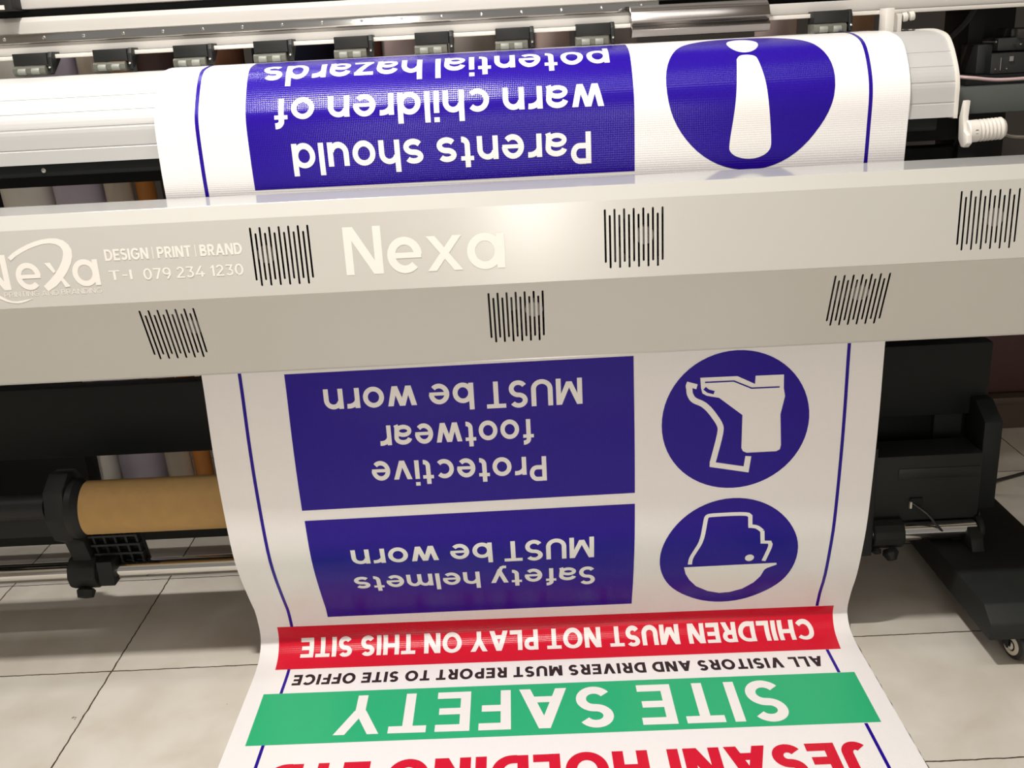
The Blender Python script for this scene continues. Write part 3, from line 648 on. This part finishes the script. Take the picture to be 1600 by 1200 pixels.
def fan(pos, u, v, n, turn):
    """axial fan: u, v span its face, n points out of the cover"""
    pos, u, v, n = Vector(pos), Vector(u), Vector(v), Vector(n)
    def loc(a, b, c): return pos+u*a+v*b+n*c
    mb = MB(); R = 0.036; o1, o2 = [], []
    for k in range(48):
        a = 2*PI*k/48; sq = 0.041/max(abs(math.cos(a)), abs(math.sin(a)))
        o1.append((R*math.cos(a), R*math.sin(a))); o2.append((sq*math.cos(a), sq*math.sin(a)))
    vs = [loc(a, b, c) for c in (0, -0.018) for ring in (o1, o2) for a, b in ring]; fs = []
    for k in range(48):
        j = (k+1) % 48
        fs += [(k, j, 48+j, 48+k), (96+k, 144+k, 144+j, 96+j), (k, 96+k, 96+j, j), (48+k, 48+j, 144+j, 144+k)]
    fr = mb.add(vs, fs).build('fan_frame', M['fan_dark'], dryer)
    mb = MB()
    for b in range(7):
        a0 = turn+2*PI*b/7; pts = []
        for i in range(5):
            r = 0.012+0.022*i/4
            for da, c in ((-0.28, -0.015), (0.0, -0.008), (0.30, -0.004)):
                a = a0+da+0.25*i/4; pts.append(loc(r*math.cos(a), r*math.sin(a), c))
        mb.add(pts, [(i*3+j, i*3+j+1, i*3+j+4, i*3+j+3) for i in range(4) for j in range(2)])
    mb.build('fan_blades', M['fan_dark'], fr)
    mb = MB(); mb.lathe([(0, -0.014), (0.0125, -0.014), (0.0125, -0.004), (0.0115, -0.003), (0, -0.003)], pos, n, 24).build('fan_hub', M['fan_pale'], fr)
for vx in (-0.8013, -0.3430, 0.1163, 0.5750):
    fan((vx+0.037+(0.016 if vx > 0 else -0.024), YF+0.012, 0.7465), (1, 0, 0), (0, 0, 1), (0, -1, 0), vx)
for vx in (-0.969, -0.506, -0.040, 0.4203):
    q = Vector((vx+0.036+0.026, YF, 0.6938))+sln*0.056+slo*0.012*-1
    n_ = -slo if slo.y > 0 else slo
    q = Vector((vx+0.036+(0.024 if vx < 0.4 else 0.008), YF, 0.6938))+sln*0.056-n_*0.012
    fan(q, (1, 0, 0), tuple(-sln), tuple(n_), vx)
# cut-vinyl lettering on the upper cover
def flat(name, shapes, parent, label=None):
    bm = bmesh.new(); off = world_loc(parent)
    for k, q in enumerate(shapes):
        bm.faces.new([bm.verts.new(Vector((a, YF-0.00025-(k % 37)*6e-6, b))-off) for a, b in q])
    bmesh.ops.triangulate(bm, faces=bm.faces[:], ngon_method='EAR_CLIP'); bm.normal_update()
    for f in bm.faces:
        if f.normal.y > 0: f.normal_flip()
    me = bpy.data.meshes.new(name); bm.to_mesh(me); bm.free()
    o = link(name, me, M['white_cut_vinyl'], parent, smooth=False)
    if label: o['label'] = label
    return o
def line_shapes(s, t, gap, x0, x1, z0, z1):
    g, W = text_shapes(s, t, gap); return [[(x0+(x1-x0)*a/W, z0+(z1-z0)*b) for a, b in q] for q in g]
flat('lettering', line_shapes('Nex@', 0.165, 0.10, -0.2240, -0.0165, 0.7163, 0.7795), dryer, 'large white word Nexa')
logo = line_shapes('N', 0.15, 0, -0.7055, -0.6665, 0.7195, 0.7665)
logo += line_shapes('e', 0.155, 0, -0.6572, -0.6243, 0.7190, 0.7190+0.0350/XH) + line_shapes('@', 0.155, 0, -0.5824, -0.5485, 0.7203, 0.7203+0.0345/XH)
logo += [[(-0.6174, 0.7532), (-0.6095, 0.7533), (-0.6039, 0.7416), (-0.6071, 0.7386)], [(-0.5998, 0.7302), (-0.5957, 0.7321), (-0.5879, 0.7204), (-0.595, 0.7195)]]
logo += stroke([(-0.6612, 0.7604), (-0.6530, 0.7664), (-0.6438, 0.7712), (-0.6345, 0.7752), (-0.6240, 0.7787), (-0.6140, 0.7810), (-0.6045, 0.7817), (-0.5960, 0.7806), (-0.5895, 0.7775), (-0.5856, 0.7730), (-0.5838, 0.7680), (-0.5843, 0.7615), (-0.5875, 0.7530), (-0.5935, 0.7435), (-0.6010, 0.7345), (-0.6100, 0.7262), (-0.6210, 0.7188)], 0.01, taper=[0.0055, 0.0056, 0.0058, 0.0058, 0.0060, 0.0060, 0.0065, 0.0080, 0.0095, 0.0108, 0.0114, 0.0118, 0.0118, 0.0115, 0.0112, 0.0110, 0.0085])
logo += stroke([(-0.6990, 0.7265), (-0.6907, 0.7168), (-0.6838, 0.7105), (-0.6760, 0.7058), (-0.6692, 0.7033), (-0.6625, 0.7026), (-0.6560, 0.7032), (-0.6490, 0.7047), (-0.6410, 0.7068)], 0.004, taper=[0.004, 0.0042, 0.0042, 0.0036, 0.0025, 0.0030, 0.0030, 0.0022, 0.0006])
lg = flat('logo', logo, dryer, 'white Nexa logo with a sweeping curve')
flat('tagline', line_shapes('PRINTING AND BRANDING', 0.10, 0.14, -0.6775, -0.5482, 0.7101, 0.7168), lg)
flat('lettering', line_shapes('DESIGN | PRINT | BRAND', 0.20, 0.09, -0.5366, -0.3568, 0.7517, 0.7667), dryer, 'small white line DESIGN PRINT BRAND')
flat('lettering', line_shapes('T-l', 0.145, 0.14, -0.5352, -0.5050, 0.7257, 0.7387)+line_shapes('079 234 1230', 0.145, 0.12, -0.4900, -0.3585, 0.7243, 0.7390), dryer, 'small white telephone number')

# ------------------------------------------------------------------ take-up unit and cardboard core
take = thing('take_up_unit', (0, 1.69, 0.1), 'steel take-up bar with black clamp arms low under the printer', 'take-up unit')
BY, BZ = 1.634, 0.1335
MB().rod((-1.10, BY, BZ), (0.80, BY, BZ), 0.0165, 28).build('steel_bar', M['chrome'], take)
CY, CZ, CR = 1.60, 0.272, 0.0465
arm = MB().prism_x([(1.650, 0.105), (1.666, 0.125), (1.664, 0.180), (1.652, 0.310), (1.630, 0.334), (1.600, 0.338), (1.565, 0.318), (1.554, 0.270), (1.572, 0.225), (1.604, 0.205), (1.620, 0.165), (1.618, 0.110)], -0.815, -0.781).build('core_arm', M['charcoal_paint'], take, bevel=0.003)
MB().lathe([(0, 0), (0.052, 0), (0.052, 0.010), (0.043, 0.022), (0, 0.022)], (-0.7795, CY, CZ), (1, 0, 0), 40).build('core_flange', M['black_plastic'], arm)
gus = MB()
gus.prism_x([(1.654, 0.140), (1.659, 0.140), (1.632, 0.232), (1.625, 0.232)], -0.779, -0.690)
for k in range(5):
    x = -0.774+k*0.019; gus.prism_x([(1.640, 0.140), (1.656, 0.140), (1.630, 0.230), (1.614, 0.230)], x, x+0.004)
for k in range(5):
    t = k/4; y, z = 1.647-0.026*t, 0.145+0.082*t; gus.box(-0.779, -0.692, y-0.010, y+0.006, z-0.002, z+0.002)
gus.build('ribbed_gusset', M['black_plastic'], arm)
cl = MB().lathe([(0.0168, 0), (0.030, 0), (0.032, 0.004), (0.032, 0.046), (0.030, 0.050), (0.0168, 0.050)], (-0.824, BY, BZ), (1, 0, 0), 10, closed=True).box(-0.770, -0.742, BY-0.026, BY+0.022, BZ-0.020, BZ+0.028).build('bar_clamp', M['charcoal_paint'], take, bevel=0.002, angle=20)
MB().lathe([(0, 0), (0.013, 0), (0.017, 0.004), (0.014, 0.016), (0, 0.018)], (-0.797, BY-0.022, BZ-0.024), (0, -0.6, -0.8), 7).build('clamp_knob', M['black_plastic'], cl, angle=20)
MB().rod((-1.10, CY, CZ+0.006), (-0.827, CY, CZ+0.006), 0.022, 24).build('drive_shaft', M['black_plastic'], take)
MB().box(-1.10, -0.83, 1.63, 1.66, 0.205, 0.240).build('shaft_guard', M['charcoal_paint'], take, bevel=0.002)
# right side: motor box, clamps
mot = MB().box(0.600, 0.797, 1.640, 1.715, 0.150, 0.276).build('motor_box', M['charcoal_paint'], take, bevel=0.004)
MB().box(0.650, 0.792, 1.6385, 1.640, 0.232, 0.252).build('box_ridge', M['black_plastic'], mot, bevel=0.0005)
MB().lathe([(0, 0), (0.034, 0), (0.034, 0.012), (0, 0.012)], (0.548, CY, CZ), (1, 0, 0), 32).build('core_flange', M['black_plastic'], mot)
MB().box(0.570, 0.598, 1.600, 1.690, 0.105, 0.310).build('core_arm', M['black_plastic'], take, bevel=0.003)
MB().prism_x([(1.655, 0.16), (1.735, 0.16), (1.735, 0.352), (1.70, 0.352), (1.655, 0.325)], 0.800, 0.832).build('mounting_plate', M['black_paint'], take, bevel=0.002)
for k in range(3):
    MB().lathe([(0.0085, 0), (0.0100, 0.0008), (0.0085, 0.0018)], (0.806+k*0.0032, 1.676, 0.247), (1, 0.1, 0), 20, closed=True).build('spring_coil', M['chrome'], take)
MB().box(0.673, 0.695, 1.636, 1.641, 0.180, 0.196).build('cable_socket', M['black_paint'], mot)
MB().box(0.672, 0.6755, 1.633, 1.638, 0.178, 0.190).build('socket_tab', M['ivory_wheel'], mot)
MB().tube([(0.678, 1.637, 0.186), (0.700, 1.625, 0.170), (0.725, 1.620, 0.140), (0.752, 1.630, 0.118), (0.785, 1.650, 0.110), (0.81, 1.665, 0.118), (0.822, 1.69, 0.135)], 0.0024).build('motor_cable', M['cable_black'], take)
MB().lathe([(0.0168, 0), (0.026, 0), (0.028, 0.003), (0.028, 0.052), (0.026, 0.055), (0.0168, 0.055)], (0.604, BY, BZ), (1, 0, 0), 14, closed=True).lathe([(0, 0), (0.012, 0.002), (0.015, 0.010), (0.008, 0.022), (0, 0.023)], (0.634, BY-0.018, BZ-0.022), (0.1, -0.6, -0.8), 8).lathe([(0, 0), (0.008, 0.002), (0.009, 0.010), (0, 0.013)], (0.612, BY-0.018, BZ-0.02), (-0.3, -0.6, -0.8), 8).build('bar_clamp', M['charcoal_paint'], take, bevel=0.001, angle=25)
MB().lathe([(0.0168, 0), (0.022, 0), (0.024, 0.004), (0.022, 0.010), (0.0168, 0.010)], (0.790, BY, BZ), (1, 0, 0), 20, closed=True).prism_x([(1.590, 0.1085), (1.670, 0.1085), (1.675, 0.128), (1.660, 0.142), (1.625, 0.146), (1.60, 0.130)], 0.770, 0.792).build('bar_bracket', M['charcoal_paint'], take, bevel=0.002)

core = thing('cardboard_core', (-0.07, CY, CZ-CR), 'brown cardboard core tube held left of the banner under the printer', 'cardboard tube')
MB().lathe([(CR, 0), (CR, 1.30), (CR-0.008, 1.30), (CR-0.008, 0)], (-0.757, CY, CZ), (1, 0, 0), 48, closed=True).build('tube', M['kraft'], core)

# ------------------------------------------------------------------ rolls of material standing behind the printer
def roll(name, x0, x1, y, h, col, rough, label, metal=0.0, lumpy=False):
    lean = 0.045 if x1 < -0.78 else 0.0
    x0, x1, y = x0*0.854, x1*0.854, y-0.38
    r = (x1-x0)/2; t = thing(name, ((x0+x1)/2, y, 0), label, 'material roll', 'material rolls standing behind the printer')
    m = mat(name+'_surface', [min(0.85, q*1.9) for q in col], rough, var=0.10, scale=18, spec=0.5 if rough < 0.4 else 0.3, bump=0.5 if lumpy else 0.0)
    mb = MB(); seg = 40; n = 26; cx = (x0+x1)/2; vs = []
    for i in range(n+1):
        z = 0.001+h*i/n
        for k in range(seg):
            a = 2*PI*k/seg; rr = r*(0.94 if lumpy else 0.985)*(1+(0.045*math.sin(3*a+z*5)+0.02*math.sin(9*a+z*23) if lumpy else 0.006*math.sin(2*a)))
            vs.append((cx+rr*math.cos(a)-lean*(z-0.74), y+rr*math.sin(a), z))
    fs = [(i*seg+k, i*seg+(k+1) % seg, (i+1)*seg+(k+1) % seg, (i+1)*seg+k) for i in range(n) for k in range(seg)]
    fs += [tuple(range(seg-1, -1, -1)), tuple(n*seg+k for k in range(seg))]
    mb.add(vs, fs).build('wrapped_sheet', m, t, angle=50)
    rc = min(0.02, r*0.6)
    MB().lathe([(rc, 0), (rc, 0.03), (rc*0.8, 0.03), (rc*0.8, 0)], (cx-lean*(h-0.74), y, h-0.005), (-lean, 0, 1), 24, closed=True).build('core', M['kraft'], t)
    return t
roll('material_roll', -1.440, -1.290, 2.62, 1.36, (0.020, 0.018, 0.020), 0.5, 'black roll standing at the far left behind the printer')
roll('material_roll', -1.286, -1.157, 2.60, 1.40, (0.52, 0.43, 0.39), 0.55, 'cream roll standing behind the printer between black and lavender rolls')
roll('material_roll', -1.155, -1.022, 2.60, 1.42, (0.30, 0.27, 0.33), 0.55, 'lavender creased roll standing behind the printer beside the cream roll', lumpy=True)
roll('material_roll', -1.020, -0.948, 2.58, 1.38, (0.30, 0.26, 0.21), 0.12, 'roll in shiny clear plastic film behind the printer', lumpy=True)
roll('material_roll', -0.946, -0.898, 2.59, 1.40, (0.27, 0.105, 0.025), 0.7, 'narrow orange-brown cardboard tube standing behind the printer')
roll('material_roll', -0.896, -0.785, 2.63, 1.37, (0.035, 0.02, 0.018), 0.6, 'dark brown roll beside the orange-brown tube behind the printer')
roll('material_roll', -0.720, -0.636, 2.60, 1.39, (0.10, 0.042, 0.022), 0.6, 'reddish brown roll behind the printer left of the navy roll')
roll('material_roll', -0.632, -0.412, 2.66, 1.38, (0.010, 0.012, 0.025), 0.5, 'wide navy roll standing behind the blue banner panel')
roll('material_roll', -0.395, -0.300, 2.60, 1.34, (0.13, 0.055, 0.04), 0.6, 'dull maroon roll behind the printer right of the navy roll')
roll('material_roll', -0.298, -0.150, 2.60, 1.40, (0.36, 0.28, 0.28), 0.5, 'mauve roll standing behind the printer near mid rail')
roll('material_roll', -0.145, -0.020, 2.60, 1.40, (0.40, 0.36, 0.33), 0.5, 'pale grey roll standing behind the printer right of the mauve roll')
roll('material_roll', 0.000, 0.066, 2.60, 1.37, (0.10, 0.09, 0.085), 0.4, 'narrow dark grey roll behind the printer')
roll('material_roll', 0.068, 0.155, 2.60, 1.39, (0.46, 0.34, 0.31), 0.5, 'pink roll standing behind the printer at mid rail')
roll('material_roll', 0.165, 0.320, 2.62, 1.40, (0.30, 0.27, 0.27), 0.25, 'grey satin roll behind the steel cover')
roll('material_roll', 0.600, 0.700, 2.60, 1.39, (0.42, 0.33, 0.31), 0.5, 'dusty pink roll right of the steel cover behind the printer')
roll('material_roll', 0.790, 0.885, 2.60, 1.36, (0.16, 0.09, 0.05), 0.6, 'brown roll standing behind the white end bracket')
tag(MB().box(-1.55, -0.976, 2.09, 2.155, 0.0, 0.52).build('equipment_case', M['black_paint'], bevel=0.006), 'black upright equipment case standing behind the left end of the printer', 'case')
# low shelf and cartons in the dark behind the right leg
shelf = thing('low_shelf', (1.36, 2.60, 0), 'low dark brown wooden shelf in the shade behind the right leg', 'shelf')
wood = mat('dark_wood', (0.055, 0.035, 0.022), 0.6, var=0.2)
MB().box(1.02, 1.70, 2.40, 2.80, 0.068, 0.086).build('shelf_board', wood, shelf, bevel=0.002)
MB().box(1.03, 1.69, 2.41, 2.79, 0.0, 0.0675).build('shelf_plinth', wood, shelf)
tag(MB().box(1.082, 1.60, 2.43, 2.74, 0.0865, 0.40).build('carton', mat('dark_red_card', (0.050, 0.016, 0.012), 0.6, var=0.15), bevel=0.012), 'dark red carton on the low shelf behind the right leg', 'carton')
cab = tag(MB().tube([(0.92, 2.0, 0.46), (0.915, 2.0, 0.36), (0.90, 2.0, 0.26), (0.93, 2.02, 0.16), (0.97, 2.05, 0.02), (1.06, 2.10, 0.004), (1.2, 2.16, 0.004)], 0.004).build('hanging_cable', M['cable_black']), 'black cable hanging beside the right leg down to the floor', 'cable')
